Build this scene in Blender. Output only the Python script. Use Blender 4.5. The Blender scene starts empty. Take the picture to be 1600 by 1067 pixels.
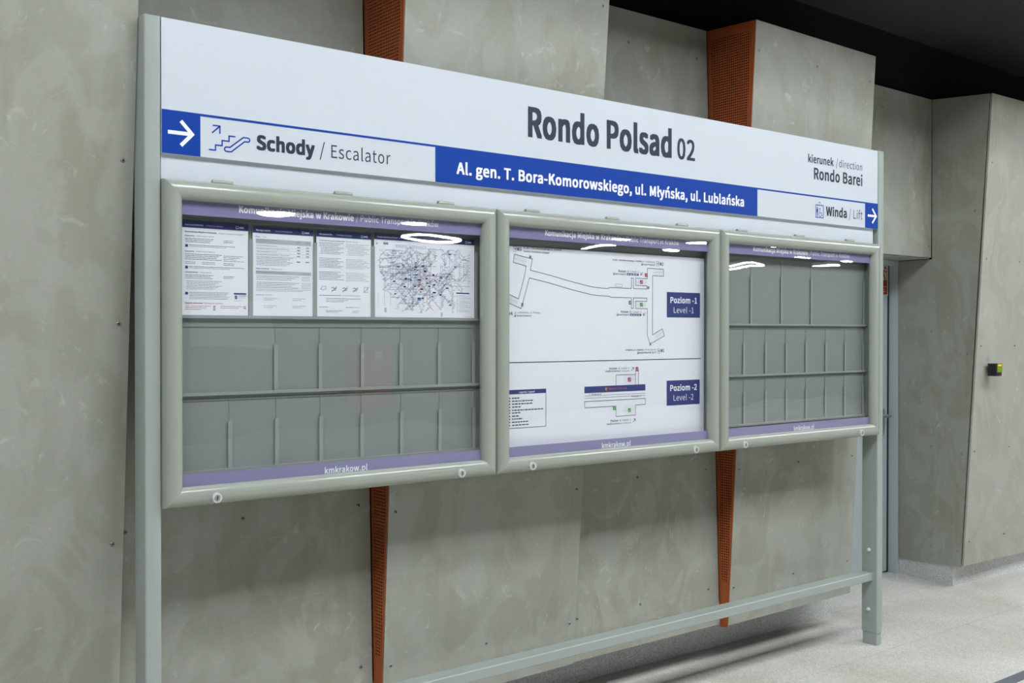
import bpy, bmesh, math, random, os
from mathutils import Vector, Matrix

S = bpy.context.scene
C = S.collection
random.seed(11)

# ------------------------------------------------------------------ camera, world, exposure
cam_data = bpy.data.cameras.new('camera')
cam = bpy.data.objects.new('camera', cam_data)
C.objects.link(cam)
F_PX, YAW, PITCH, ROLL = 1648.97, 0.667419, -0.0087499, 0.000688
fwd = Vector((math.sin(YAW)*math.cos(PITCH), math.cos(YAW)*math.cos(PITCH), math.sin(PITCH)))
rgt = Vector((math.cos(YAW), -math.sin(YAW), 0.0))
upv = rgt.cross(fwd)
r2 = math.cos(ROLL)*rgt + math.sin(ROLL)*upv
u2 = -math.sin(ROLL)*rgt + math.cos(ROLL)*upv
cam.matrix_world = Matrix(((r2.x, u2.x, -fwd.x, 0.0), (r2.y, u2.y, -fwd.y, -3.1312),
                           (r2.z, u2.z, -fwd.z, 1.6347), (0, 0, 0, 1)))
cam_data.sensor_fit = 'HORIZONTAL'
cam_data.sensor_width = 36.0
cam_data.lens = F_PX/1600*36.0
cam_data.clip_start = 0.05
S.camera = cam

world = bpy.data.worlds.new('world')
S.world = world
world.use_nodes = True
wbg = world.node_tree.nodes['Background']
wbg.inputs[0].default_value = (0.90, 0.95, 1.0, 1)
wbg.inputs[1].default_value = 0.02

S.view_settings.view_transform = 'Standard'
S.view_settings.look = 'None'
S.view_settings.gamma = 1.0
S.view_settings.use_curve_mapping = False
S.view_settings.exposure = 0.0

LAMP_STRENGTH = 34.0          # large ring lamps hanging high over the platform
FAR_LAMP_STRENGTH = 65.0      # small lamps over the far platform
LAMP_COLOR = (0.93, 0.97, 1.0)


# ------------------------------------------------------------------ materials
def lin(r, g, b):
    f = lambda c: (c/255/12.92) if c/255 <= 0.04045 else ((c/255+0.055)/1.055)**2.4
    return (f(r), f(g), f(b), 1.0)


def node_mat(name):
    m = bpy.data.materials.new(name)
    m.use_nodes = True
    nt = m.node_tree
    bsdf = nt.nodes['Principled BSDF']
    return m, nt, nt.nodes, nt.links, bsdf


def paint(name, col, rough=0.45, metallic=0.0, spec=0.5, var=0.04, scale=6.0, coat=0.0):
    """a plain finish with faint procedural unevenness in tone and gloss"""
    m, nt, N, L, b = node_mat(name)
    tc = N.new('ShaderNodeTexCoord')
    nz = N.new('ShaderNodeTexNoise')
    nz.inputs['Scale'].default_value = scale
    nz.inputs['Detail'].default_value = 4
    L.new(tc.outputs['Object'], nz.inputs['Vector'])
    mx = N.new('ShaderNodeMix')
    mx.data_type = 'RGBA'
    mx.inputs[6].default_value = tuple(c*(1-var) for c in col[:3])+(1,)
    mx.inputs[7].default_value = tuple(min(1, c*(1+var)) for c in col[:3])+(1,)
    L.new(nz.outputs['Fac'], mx.inputs[0])
    L.new(mx.outputs[2], b.inputs['Base Color'])
    mr = N.new('ShaderNodeMapRange')
    mr.inputs['To Min'].default_value = max(0, rough-0.05)
    mr.inputs['To Max'].default_value = min(1, rough+0.05)
    L.new(nz.outputs['Fac'], mr.inputs['Value'])
    L.new(mr.outputs[0], b.inputs['Roughness'])
    b.inputs['Metallic'].default_value = metallic
    b.inputs['Specular IOR Level'].default_value = spec
    b.inputs['Coat Weight'].default_value = coat
    b.inputs['Coat Roughness'].default_value = 0.08
    return m


def concrete(name, base, pale, stain, rough=0.72):
    m, nt, N, L, b = node_mat(name)
    tc = N.new('ShaderNodeTexCoord')
    oi = N.new('ShaderNodeObjectInfo')
    off = N.new('ShaderNodeVectorMath')
    off.operation = 'MULTIPLY_ADD'
    off.inputs[1].default_value = (1, 1, 1)
    cmb = N.new('ShaderNodeCombineXYZ')
    sc = N.new('ShaderNodeMath')
    sc.operation = 'MULTIPLY'
    sc.inputs[1].default_value = 37.0
    L.new(oi.outputs['Random'], sc.inputs[0])
    for i in range(3):
        L.new(sc.outputs[0], cmb.inputs[i])
    L.new(tc.outputs['Object'], off.inputs[0])
    L.new(cmb.outputs[0], off.inputs[2])

    def noise(scale, detail, dist=0.0, rough_=0.55, stretch=(1, 1, 1)):
        mp = N.new('ShaderNodeMapping')
        mp.inputs['Scale'].default_value = stretch
        L.new(off.outputs[0], mp.inputs['Vector'])
        n = N.new('ShaderNodeTexNoise')
        n.inputs['Scale'].default_value = scale
        n.inputs['Detail'].default_value = detail
        n.inputs['Roughness'].default_value = rough_
        n.inputs['Distortion'].default_value = dist
        L.new(mp.outputs[0], n.inputs['Vector'])
        return n

    def ramp(src, a, bb, ca, cb):
        r = N.new('ShaderNodeValToRGB')
        r.color_ramp.elements[0].position = a
        r.color_ramp.elements[1].position = bb
        r.color_ramp.elements[0].color = ca
        r.color_ramp.elements[1].color = cb
        L.new(src, r.inputs[0])
        return r

    def mix(fac, a, bb, mode='MIX'):
        x = N.new('ShaderNodeMix')
        x.data_type = 'RGBA'
        x.blend_type = mode
        for s, i in ((fac, 0), (a, 6), (bb, 7)):
            if hasattr(s, 'links'):
                L.new(s, x.inputs[i])
            else:
                x.inputs[i].default_value = s
        return x.outputs[2]
    W, K = (1, 1, 1, 1), (0, 0, 0, 1)
    broad = noise(1.5, 5, 0.8, stretch=(1.0, 1.0, 0.7))
    patch = noise(3.2, 7, 1.8, 0.5, stretch=(1.1, 1.1, 0.85))
    wash = noise(7.0, 9, 2.4, 0.62)
    fine = noise(60, 6)
    drip = noise(9.0, 3, 0.4, stretch=(1.6, 1.6, 0.12))
    col = mix(ramp(broad.outputs['Fac'], 0.38, 0.62, K, W).outputs[0], stain, base)
    col = mix(ramp(patch.outputs['Fac'], 0.46, 0.56, K, (0.40, 0.40, 0.40, 1)).outputs[0], col, pale)
    col = mix(ramp(drip.outputs['Fac'], 0.52, 0.72, K, (0.30, 0.30, 0.30, 1)).outputs[0], col, pale)
    col = mix(ramp(wash.outputs['Fac'], 0.61, 0.73, K, (0.55, 0.55, 0.55, 1)).outputs[0], col,
              tuple(min(1, c*1.35) for c in pale[:3])+(1,))
    col = mix(0.10, col, fine.outputs['Color'], 'OVERLAY')
    L.new(col, b.inputs['Base Color'])
    b.inputs['Roughness'].default_value = rough
    b.inputs['Specular IOR Level'].default_value = 0.35
    bp = N.new('ShaderNodeBump')
    bp.inputs['Strength'].default_value = 0.12
    bp.inputs['Distance'].default_value = 0.004
    L.new(wash.outputs['Fac'], bp.inputs['Height'])
    L.new(bp.outputs[0], b.inputs['Normal'])
    return m


def speckle(name, dark, light, scale, rough, joints=None, blotch=0.12):
    """terrazzo / granite: fine two-tone chips, soft blotches, optional slab joints (dx, dy)"""
    m, nt, N, L, b = node_mat(name)
    tc = N.new('ShaderNodeTexCoord')
    v = N.new('ShaderNodeTexVoronoi')
    v.inputs['Scale'].default_value = scale
    L.new(tc.outputs['Object'], v.inputs['Vector'])
    sep = N.new('ShaderNodeSeparateColor')
    L.new(v.outputs['Color'], sep.inputs[0])
    mx = N.new('ShaderNodeMix')
    mx.data_type = 'RGBA'
    mx.inputs[6].default_value = dark
    mx.inputs[7].default_value = light
    L.new(sep.outputs[0], mx.inputs[0])
    nz = N.new('ShaderNodeTexNoise')
    nz.inputs['Scale'].default_value = 1.7
    nz.inputs['Detail'].default_value = 8
    nz.inputs['Distortion'].default_value = 0.5
    L.new(tc.outputs['Object'], nz.inputs['Vector'])
    rp = N.new('ShaderNodeValToRGB')
    rp.color_ramp.elements[0].position = 0.35
    rp.color_ramp.elements[1].position = 0.68
    rp.color_ramp.elements[0].color = (1-blotch*1.6, 1-blotch*1.75, 1-blotch*2.1, 1)
    rp.color_ramp.elements[1].color = (1, 1, 1, 1)
    L.new(nz.outputs['Fac'], rp.inputs[0])
    mu = N.new('ShaderNodeMix')
    mu.data_type = 'RGBA'
    mu.blend_type = 'MULTIPLY'
    mu.inputs[0].default_value = 1
    L.new(mx.outputs[2], mu.inputs[6])
    L.new(rp.outputs[0], mu.inputs[7])
    col = mu.outputs[2]
    if joints:
        br = N.new('ShaderNodeTexBrick')
        br.offset = 0.5
        br.inputs['Color1'].default_value = (1, 1, 1, 1)
        br.inputs['Color2'].default_value = (0.955, 0.95, 0.94, 1)
        br.inputs['Mortar'].default_value = (0.80, 0.79, 0.76, 1)
        br.inputs['Scale'].default_value = 1.0
        br.inputs['Mortar Size'].default_value = 0.003
        br.inputs['Brick Width'].default_value = joints[0]
        br.inputs['Row Height'].default_value = joints[1]
        mp = N.new('ShaderNodeMapping')
        mp.inputs['Location'].default_value = (0.35, 0.07, 0)
        L.new(tc.outputs['Object'], mp.inputs['Vector'])
        L.new(mp.outputs[0], br.inputs['Vector'])
        m2 = N.new('ShaderNodeMix')
        m2.data_type = 'RGBA'
        m2.blend_type = 'MULTIPLY'
        m2.inputs[0].default_value = 1
        L.new(col, m2.inputs[6])
        L.new(br.outputs['Color'], m2.inputs[7])
        col = m2.outputs[2]
    L.new(col, b.inputs['Base Color'])
    b.inputs['Roughness'].default_value = rough
    return m


def perforated(name, col, pitch=0.0125, rad=0.31):
    """painted sheet with a square grid of punched round holes you can see through"""
    m, nt, N, L, b = node_mat(name)
    b.inputs['Base Color'].default_value = col
    b.inputs['Roughness'].default_value = 0.5
    tc = N.new('ShaderNodeTexCoord')
    sc = N.new('ShaderNodeVectorMath')
    sc.operation = 'SCALE'
    sc.inputs['Scale'].default_value = 1/pitch
    L.new(tc.outputs['Object'], sc.inputs[0])
    fr = N.new('ShaderNodeVectorMath')
    fr.operation = 'FRACTION'
    L.new(sc.outputs[0], fr.inputs[0])
    sb = N.new('ShaderNodeVectorMath')
    sb.operation = 'SUBTRACT'
    sb.inputs[1].default_value = (0.5, 0.5, 0.5)
    L.new(fr.outputs[0], sb.inputs[0])
    ml = N.new('ShaderNodeVectorMath')
    ml.operation = 'MULTIPLY'
    ml.inputs[1].default_value = (0, 1, 1)
    L.new(sb.outputs[0], ml.inputs[0])
    ln = N.new('ShaderNodeVectorMath')
    ln.operation = 'LENGTH'
    L.new(ml.outputs[0], ln.inputs[0])
    lt = N.new('ShaderNodeMath')
    lt.operation = 'LESS_THAN'
    lt.inputs[1].default_value = rad
    L.new(ln.outputs['Value'], lt.inputs[0])
    tr = N.new('ShaderNodeBsdfTransparent')
    ms = N.new('ShaderNodeMixShader')
    L.new(lt.outputs[0], ms.inputs[0])
    L.new(b.outputs[0], ms.inputs[1])
    L.new(tr.outputs[0], ms.inputs[2])
    L.new(ms.outputs[0], N['Material Output'].inputs['Surface'])
    return m


def ribbed(name, col):
    m, nt, N, L, b = node_mat(name)
    tc = N.new('ShaderNodeTexCoord')
    w = N.new('ShaderNodeTexWave')
    w.wave_type = 'BANDS'
    w.bands_direction = 'Y'
    w.inputs['Scale'].default_value = 24.0
    w.inputs['Distortion'].default_value = 0.15
    L.new(tc.outputs['Object'], w.inputs['Vector'])
    mx = N.new('ShaderNodeMix')
    mx.data_type = 'RGBA'
    mx.inputs[6].default_value = tuple(c*0.45 for c in col[:3])+(1,)
    mx.inputs[7].default_value = tuple(c*1.4 for c in col[:3])+(1,)
    L.new(w.outputs['Fac'], mx.inputs[0])
    L.new(mx.outputs[2], b.inputs['Base Color'])
    b.inputs['Roughness'].default_value = 0.8
    bp = N.new('ShaderNodeBump')
    bp.inputs['Strength'].default_value = 0.5
    bp.inputs['Distance'].default_value = 0.01
    L.new(w.outputs['Fac'], bp.inputs['Height'])
    L.new(bp.outputs[0], b.inputs['Normal'])
    return m


def pane(name):
    """clear slightly wavy sheet: mirror part by angle, the rest see-through"""
    m, nt, N, L, b = node_mat(name)
    N.remove(b)
    tc = N.new('ShaderNodeTexCoord')
    nz = N.new('ShaderNodeTexNoise')
    nz.inputs['Scale'].default_value = 2.0
    nz.inputs['Detail'].default_value = 1.0
    L.new(tc.outputs['Object'], nz.inputs['Vector'])
    bp = N.new('ShaderNodeBump')
    bp.inputs['Strength'].default_value = 1.0
    bp.inputs['Distance'].default_value = 0.0035
    L.new(nz.outputs['Fac'], bp.inputs['Height'])
    lw = N.new('ShaderNodeLayerWeight')
    lw.inputs['Blend'].default_value = 0.5
    pw = N.new('ShaderNodeMath')
    pw.operation = 'POWER'
    pw.inputs[1].default_value = 5.0
    L.new(lw.outputs['Facing'], pw.inputs[0])
    ma = N.new('ShaderNodeMath')
    ma.operation = 'MULTIPLY_ADD'
    ma.inputs[1].default_value = 0.95
    ma.inputs[2].default_value = 0.045
    L.new(pw.outputs[0], ma.inputs[0])
    gl = N.new('ShaderNodeBsdfGlossy')
    gl.inputs['Roughness'].default_value = 0.0
    L.new(bp.outputs[0], gl.inputs['Normal'])
    tr = N.new('ShaderNodeBsdfTransparent')
    tr.inputs[0].default_value = (0.985, 0.99, 0.99, 1)
    ms = N.new('ShaderNodeMixShader')
    L.new(ma.outputs[0], ms.inputs[0])
    L.new(tr.outputs[0], ms.inputs[1])
    L.new(gl.outputs[0], ms.inputs[2])
    L.new(ms.outputs[0], N['Material Output'].inputs['Surface'])
    return m


def glow(name, col, strength):
    m, nt, N, L, b = node_mat(name)
    b.inputs['Base Color'].default_value = tuple(col[:3])+(1,)
    b.inputs['Emission Color'].default_value = tuple(col[:3])+(1,)
    b.inputs['Emission Strength'].default_value = strength
    return m


M = dict(
    concrete=concrete('fibre_concrete', (0.340, 0.357, 0.308, 1), (0.405, 0.427, 0.385, 1), (0.303, 0.303, 0.242, 1)),
    concrete_pale=concrete('pale_fibre_concrete', (0.40, 0.395, 0.345, 1), (0.46, 0.455, 0.42, 1), (0.37, 0.355, 0.29, 1)),
    rust=paint('rust_orange_paint', (0.39, 0.092, 0.022, 1), 0.5, var=0.12, scale=14),
    perforated=perforated('perforated_rust_orange_sheet', (0.39, 0.092, 0.022, 1)),
    black=paint('black_render', (0.0065, 0.0065, 0.008, 1), 0.9, spec=0.2, var=0.2),
    mesh=ribbed('dark_ribbed_ceiling', (0.034, 0.032, 0.032, 1)),
    ceiling_high=paint('dark_grey_ceiling', (0.045, 0.045, 0.048, 1), 0.8),
    floor=speckle('pale_terrazzo', (0.56, 0.55, 0.505, 1), (0.80, 0.79, 0.75, 1), 170, 0.55, (1.2, 0.6), 0.11),
    granite=speckle('grey_granite', (0.40, 0.42, 0.415, 1), (0.90, 0.92, 0.91, 1), 300, 0.45, None, 0.08),
    grey=paint('grey_green_powder_coat', (0.365, 0.41, 0.385, 1), 0.34, spec=0.55, var=0.02),
    frame=paint('glossy_grey_green_enamel', (0.345, 0.375, 0.325, 1), 0.20, spec=0.6, var=0.02),
    inside=paint('matt_grey_lining', (0.25, 0.28, 0.265, 1), 0.55, var=0.03),
    strip_grey=paint('satin_grey_strip', (0.31, 0.345, 0.33, 1), 0.45, var=0.02),
    dark_gasket=paint('dark_rubber', (0.02, 0.022, 0.022, 1), 0.7),  # near-black colour for the shaded gap beside the door leaf
    white=paint('white_laminate', (0.63, 0.68, 0.74, 1), 0.34, var=0.008, scale=1.5),
    paper=paint('white_paper', (0.87, 0.89, 0.95, 1), 0.5, var=0.01),
    blue=paint('signal_blue_film', (0.004, 0.050, 0.34, 1), 0.45, spec=0.2, var=0.03),
    navy=paint('navy_print', (0.022, 0.036, 0.20, 1), 0.5, var=0.03),
    ink=paint('dark_ink', (0.032, 0.040, 0.060, 1), 0.5, spec=0.25, var=0.03),
    print_ink=paint('small_print_ink', (0.085, 0.10, 0.135, 1), 0.5, var=0.03),
    map_ink=paint('slate_blue_map_ink', (0.17, 0.23, 0.34, 1), 0.5, var=0.03),
    grey_ink=paint('grey_ink', (0.16, 0.18, 0.22, 1), 0.5, var=0.03),
    pale_ink=paint('pale_grey_ink', (0.50, 0.52, 0.56, 1), 0.5, var=0.03),
    sky_ink=paint('light_blue_ink', (0.13, 0.24, 0.48, 1), 0.5, var=0.03),
    red_ink=paint('red_ink', (0.42, 0.06, 0.09, 1), 0.5, var=0.03),
    orange_ink=paint('orange_ink', (0.62, 0.16, 0.05, 1), 0.5, var=0.03),
    crimson=paint('crimson_print', (0.48, 0.01, 0.08, 1), 0.5, var=0.03),
    green=paint('green_print', (0.015, 0.30, 0.035, 1), 0.5, var=0.03),
    white_ink=paint('white_lettering_film', (0.90, 0.92, 0.95, 1), 0.4, var=0.01),
    lilac=paint('lilac_film', (0.25, 0.235, 0.43, 1), 0.4, var=0.02),
    glass=pane('clear_wavy_pane'),
    steel=paint('brushed_steel', (0.55, 0.56, 0.57, 1), 0.32, metallic=1.0, var=0.05),
    dull_steel=paint('dull_zinc_screw', (0.30, 0.31, 0.31, 1), 0.4, metallic=0.8, var=0.08),
    lock_white=paint('pale_lock_plastic', (0.62, 0.64, 0.63, 1), 0.35),
    door=paint('blue_grey_door_paint', (0.50, 0.56, 0.59, 1), 0.42, var=0.02),
    cream=paint('cream_photoluminescent_film', (0.62, 0.58, 0.42, 1), 0.4),
    sign_red=paint('dark_red_film', (0.33, 0.012, 0.012, 1), 0.4),
    charcoal=paint('charcoal_plastic', (0.012, 0.012, 0.014, 1), 0.4),
    lime=glow('lime_display', (0.12, 0.19, 0.0), 0.55),
    amber=glow('amber_indicator', (1.0, 0.42, 0.02), 1.1),
    strip=paint('blue_grey_guide_strip', (0.135, 0.155, 0.185, 1), 0.45),
    hydrant=paint('red_enamel_cabinet', (0.55, 0.03, 0.02, 1), 0.35),
    lamp=glow('lamp_diffuser', LAMP_COLOR, LAMP_STRENGTH),
    far_lamp=glow('far_lamp_diffuser', LAMP_COLOR, FAR_LAMP_STRENGTH),
    lamp_body=paint('white_lamp_housing', (0.75, 0.76, 0.77, 1), 0.4),
    platform_wall=concrete('opposite_wall_concrete', (0.20, 0.21, 0.215, 1), (0.25, 0.26, 0.265, 1), (0.16, 0.165, 0.165, 1)),
)


# ------------------------------------------------------------------ object helpers
def root_offset(o):
    v = Vector((0, 0, 0))
    while o is not None:
        v += o.location
        o = o.parent
    return v


def tag(o, label=None, cat=None, group=None, kind=None):
    for k, v in (('label', label), ('category', cat), ('group', group), ('kind', kind)):
        if v:
            o[k] = v
    return o


def empty(name, loc, label, cat, group=None):
    o = bpy.data.objects.new(name, None)
    o.empty_display_size = 0.1
    o.location = loc
    C.objects.link(o)
    return tag(o, label, cat, group)


class MB:
    """collects shapes given in scene metres and links them as ONE mesh object"""
    def __init__(self):
        self.v, self.f, self.mi, self.sm = [], [], [], []

    def add(self, verts, faces, mi=0, smooth=False):
        n = len(self.v)
        self.v += [tuple(p) for p in verts]
        for f in faces:
            self.f.append([n+i for i in f])
            self.mi.append(mi)
            self.sm.append(smooth)
        return self

    def box(self, x0, x1, y0, y1, z0, z1, mi=0):
        v = [(x, y, z) for x in (x0, x1) for y in (y0, y1) for z in (z0, z1)]
        return self.add(v, [(0, 1, 3, 2), (4, 6, 7, 5), (0, 4, 5, 1), (2, 3, 7, 6), (0, 2, 6, 4), (1, 5, 7, 3)], mi)

    def rbox(self, x0, x1, y0, y1, z0, z1, r, mi=0, seg=3):
        """upright box with rounded vertical edges"""
        pts = []
        for cx, cy, a0 in ((x1-r, y1-r, 0), (x0+r, y1-r, 90), (x0+r, y0+r, 180), (x1-r, y0+r, 270)):
            for k in range(seg+1):
                a = math.radians(a0+90*k/seg)
                pts.append((cx+r*math.cos(a), cy+r*math.sin(a)))
        n = len(pts)
        v = [(p[0], p[1], z0) for p in pts]+[(p[0], p[1], z1) for p in pts]
        self.add(v, [(i, (i+1) % n, n+(i+1) % n, n+i) for i in range(n)], mi, True)
        self.add(v, [tuple(range(n-1, -1, -1)), tuple(range(n, 2*n))], mi)
        return self

    def slab(self, front, depth, mi=0):
        """4 front corners (as seen from the platform: bl, br, tr, tl) and a depth vector"""
        d = Vector(depth)
        fr = [Vector(p) for p in front]
        v = fr+[p+d for p in fr]
        return self.add(v, [(0, 1, 2, 3), (7, 6, 5, 4), (0, 4, 5, 1), (1, 5, 6, 2), (2, 6, 7, 3), (3, 7, 4, 0)], mi)

    def quad(self, x0, x1, z0, z1, y, mi=0):
        return self.add([(x0, y, z0), (x1, y, z0), (x1, y, z1), (x0, y, z1)], [(0, 1, 2, 3)], mi)

    def poly(self, pts, y, mi=0):
        return self.add([(p[0], y, p[1]) for p in pts], [tuple(range(len(pts)))], mi)

    def line(self, pts, w, y, mi=0, closed=False):
        """a printed stroke of width w through the points (x, z), mitred"""
        P = [Vector((a, b)) for a, b in pts]
        if closed:
            P.append(P[0])
        h = w/2
        n = len(P)
        L_, R_ = [], []
        for i in range(n):
            if closed and i in (0, n-1):
                d0, d1 = (P[0]-P[n-2]).normalized(), (P[1]-P[0]).normalized()
            else:
                d0 = (P[i]-P[i-1]).normalized() if i else (P[1]-P[0]).normalized()
                d1 = (P[i+1]-P[i]).normalized() if i < n-1 else d0
            nn = Vector((-d0.y-d1.y, d0.x+d1.x))
            nn = nn.normalized() if nn.length > 1e-6 else Vector((-d0.y, d0.x))
            c = max(0.45, nn.dot(Vector((-d0.y, d0.x))))
            L_.append(P[i]+nn*h/c)
            R_.append(P[i]-nn*h/c)
        v = [(p.x, y, p.y) for p in L_]+[(p.x, y, p.y) for p in R_]
        return self.add(v, [(n+i, n+i+1, i+1, i) for i in range(n-1)], mi)

    def disc(self, cx, cz, r, y, mi=0, n=16):
        return self.poly([(cx+r*math.cos(2*math.pi*k/n), cz+r*math.sin(2*math.pi*k/n)) for k in range(n)], y, mi)

    def cyl(self, p0, p1, r0, r1=None, n=16, mi=0, caps=True):
        r1 = r0 if r1 is None else r1
        p0, p1 = Vector(p0), Vector(p1)
        ax = (p1-p0).normalized()
        a = ax.orthogonal().normalized()
        bb = ax.cross(a)
        v = []
        for p, r in ((p0, r0), (p1, r1)):
            for k in range(n):
                t = 2*math.pi*k/n
                v.append(p+a*r*math.cos(t)+bb*r*math.sin(t))
        self.add(v, [(k, (k+1) % n, n+(k+1) % n, n+k) for k in range(n)], mi, True)
        if caps:
            self.add(v, [tuple(range(n-1, -1, -1)), tuple(range(n, 2*n))], mi)
        return self

    def dome(self, c, r, h, axis=(0, -1, 0), n=12, rings=3, mi=0):
        """a low button head standing on a surface"""
        c, ax = Vector(c), Vector(axis).normalized()
        a = ax.orthogonal().normalized()
        bb = ax.cross(a)
        v = []
        for k in range(rings):
            t = k/rings*math.pi/2
            for j in range(n):
                s = 2*math.pi*j/n
                v.append(c+ax*h*math.sin(t)+(a*math.cos(s)+bb*math.sin(s))*r*math.cos(t))
        v.append(c+ax*h)
        f = [(k*n+j, k*n+(j+1) % n, (k+1)*n+(j+1) % n, (k+1)*n+j) for k in range(rings-1) for j in range(n)]
        f += [((rings-1)*n+j, (rings-1)*n+(j+1) % n, rings*n) for j in range(n)]
        return self.add(v, f, mi, True)

    def torus(self, c, R, ra, rb, n=48, k=10, mi=0):
        c = Vector(c)
        v = []
        for i in range(n):
            t = 2*math.pi*i/n
            for j in range(k):
                s = 2*math.pi*j/k
                rr = R+ra*math.cos(s)
                v.append(c+Vector((rr*math.cos(t), rr*math.sin(t), rb*math.sin(s))))
        f = [(i*k+j, ((i+1) % n)*k+j, ((i+1) % n)*k+(j+1) % k, i*k+(j+1) % k) for i in range(n) for j in range(k)]
        return self.add(v, f, mi, True)

    def text(self, s, x0, x1, z, cap, y, weight=0.0, mi=0, align='FIT', font='bold'):
        """lettering read from the platform: baseline z, capital height cap, stretched to x0..x1 (or natural width)"""
        vs, fs, (bx0, bx1) = glyphs(s)
        sz = cap/CAP
        sx = (x1-x0)/max(1e-6, bx1-bx0)
        if align != 'FIT':
            sx = min(sz, sx)
            if align == 'RIGHT':
                x0 = x1-(bx1-bx0)*sx
        # heavier weights: the same outline printed again a hair to each side
        shifts = [(0, 0)] if weight <= 0.001 else [(-1, -0.7), (1, -0.7), (-1, 0.7), (1, 0.7), (0, -0.7), (0, 0.7)]
        for i, (a, c) in enumerate(shifts):
            dx, dz = a*weight*sz*0.85, c*weight*sz*0.85
            self.add([(x0+(p[0]-bx0)*sx+dx, y-i*0.000004, z+p[1]*sz+dz) for p in vs], fs, mi)
        return self

    def build(self, name, mats, parent=None, recalc=False, label=None):
        me = bpy.data.meshes.new(name)
        off = root_offset(parent)
        me.from_pydata([(p[0]-off.x, p[1]-off.y, p[2]-off.z) for p in self.v], [], self.f)
        for m in (mats if isinstance(mats, (list, tuple)) else [mats]):
            me.materials.append(m)
        me.polygons.foreach_set('material_index', self.mi)
        me.polygons.foreach_set('use_smooth', self.sm)
        if recalc:
            bm = bmesh.new()
            bm.from_mesh(me)
            bmesh.ops.remove_doubles(bm, verts=bm.verts, dist=1e-6)
            bmesh.ops.recalc_face_normals(bm, faces=bm.faces)
            bm.to_mesh(me)
            bm.free()
        me.update()
        o = bpy.data.objects.new(name, me)
        C.objects.link(o)
        o.parent = parent
        if label:
            o['label'] = label
        return o

    def thing(self, name, mats, loc, label, cat, group=None, recalc=False):
        """top-level single-mesh thing with its origin at loc"""
        holder = Vector(loc)
        me_v = [(p[0]-holder.x, p[1]-holder.y, p[2]-holder.z) for p in self.v]
        self.v = me_v
        o = self.build(name, mats, None, recalc)
        o.location = holder
        return tag(o, label, cat, group)


# ---- lettering: outlines of Blender's own interface fonts, filled, cached
FONT = None
try:
    _p = os.path.join(bpy.utils.system_resource('DATAFILES', path='fonts'), 'Noto Sans CJK Regular.woff2')
    FONT = bpy.data.fonts.load(_p)
except Exception:
    FONT = None
_cache = {}


BASE = {'ł': 'l', 'ą': 'a', 'ż': 'z'}


def glyphs(s):
    if s in _cache:
        return _cache[s]
    if any(ch in BASE for ch in s):      # letters missing from the font: base letter plus its mark
        plain = ''.join(BASE.get(ch, ch) for ch in s)
        vs, fs, bb = glyphs(plain)
        vs, fs = list(vs), list(fs)
        for i, ch in enumerate(s):
            if ch in BASE:
                w0, w1 = glyphs(BASE[ch])[2]
                xr = glyphs(plain[:i+1])[2][1]
                xc = xr-(w1-w0)*0.5
                n = len(vs)
                t = 0.045*CAP
                if ch == 'ł':
                    q = [(xc-0.17*CAP, 0.40*CAP-t), (xc+0.17*CAP, 0.62*CAP-t), (xc+0.17*CAP, 0.62*CAP+t), (xc-0.17*CAP, 0.40*CAP+t)]
                elif ch == 'ą':
                    q = [(xr-0.2*CAP, -0.22*CAP), (xr, -0.22*CAP), (xr, 0.0), (xr-0.1*CAP, 0.0)]
                else:
                    q = [(xc-t*1.3, 0.84*CAP), (xc+t*1.3, 0.84*CAP), (xc+t*1.3, 0.98*CAP), (xc-t*1.3, 0.98*CAP)]
                vs += q
                fs.append([n, n+1, n+2, n+3])
        _cache[s] = (vs, fs, bb)
        return _cache[s]
    c = bpy.data.curves.new('lettering', 'FONT')
    c.body = s
    if FONT:
        c.font = FONT
    c.size = 1.0
    c.resolution_u = 3
    c.space_character = 1.03
    o = bpy.data.objects.new('lettering', c)
    C.objects.link(o)
    dg = bpy.context.evaluated_depsgraph_get()
    dg.update()
    me = bpy.data.meshes.new_from_object(o.evaluated_get(dg))
    vs = [(v.co.x, v.co.y) for v in me.vertices]
    fs = [list(p.vertices) for p in me.polygons]
    area = lambda f: sum(vs[f[i]][0]*vs[f[(i+1) % len(f)]][1]-vs[f[(i+1) % len(f)]][0]*vs[f[i]][1] for i in range(len(f)))
    fs = [f if area(f) > 0 else f[::-1] for f in fs]
    bpy.data.objects.remove(o)
    bpy.data.curves.remove(c)
    bpy.data.meshes.remove(me)
    xs = [v[0] for v in vs] or [0, 1]
    _cache[s] = (vs, fs, (min(xs), max(xs)))
    return _cache[s]


CAP = 1.0
CAP = max(v[1] for v in glyphs('H')[0])
BOLD, SEMI = 0.017, 0.010


# ================================================================== SETTING
def struct(mb, name, mats, **k):
    return tag(mb.build(name, mats, None, **k), kind='structure')


struct(MB().box(-9, 24, -12.6, 1.4, -0.12, 0.0), 'floor', M['floor'])
struct(MB().box(-9, 24, -0.80, 1.4, 3.52, 3.64).box(-9, 24, -0.80, -0.74, 3.64, 5.30), 'ceiling', M['mesh'])
struct(MB().box(-9, 24, -12.6, -0.74, 5.30, 5.42), 'ceiling', M['ceiling_high'])
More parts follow.
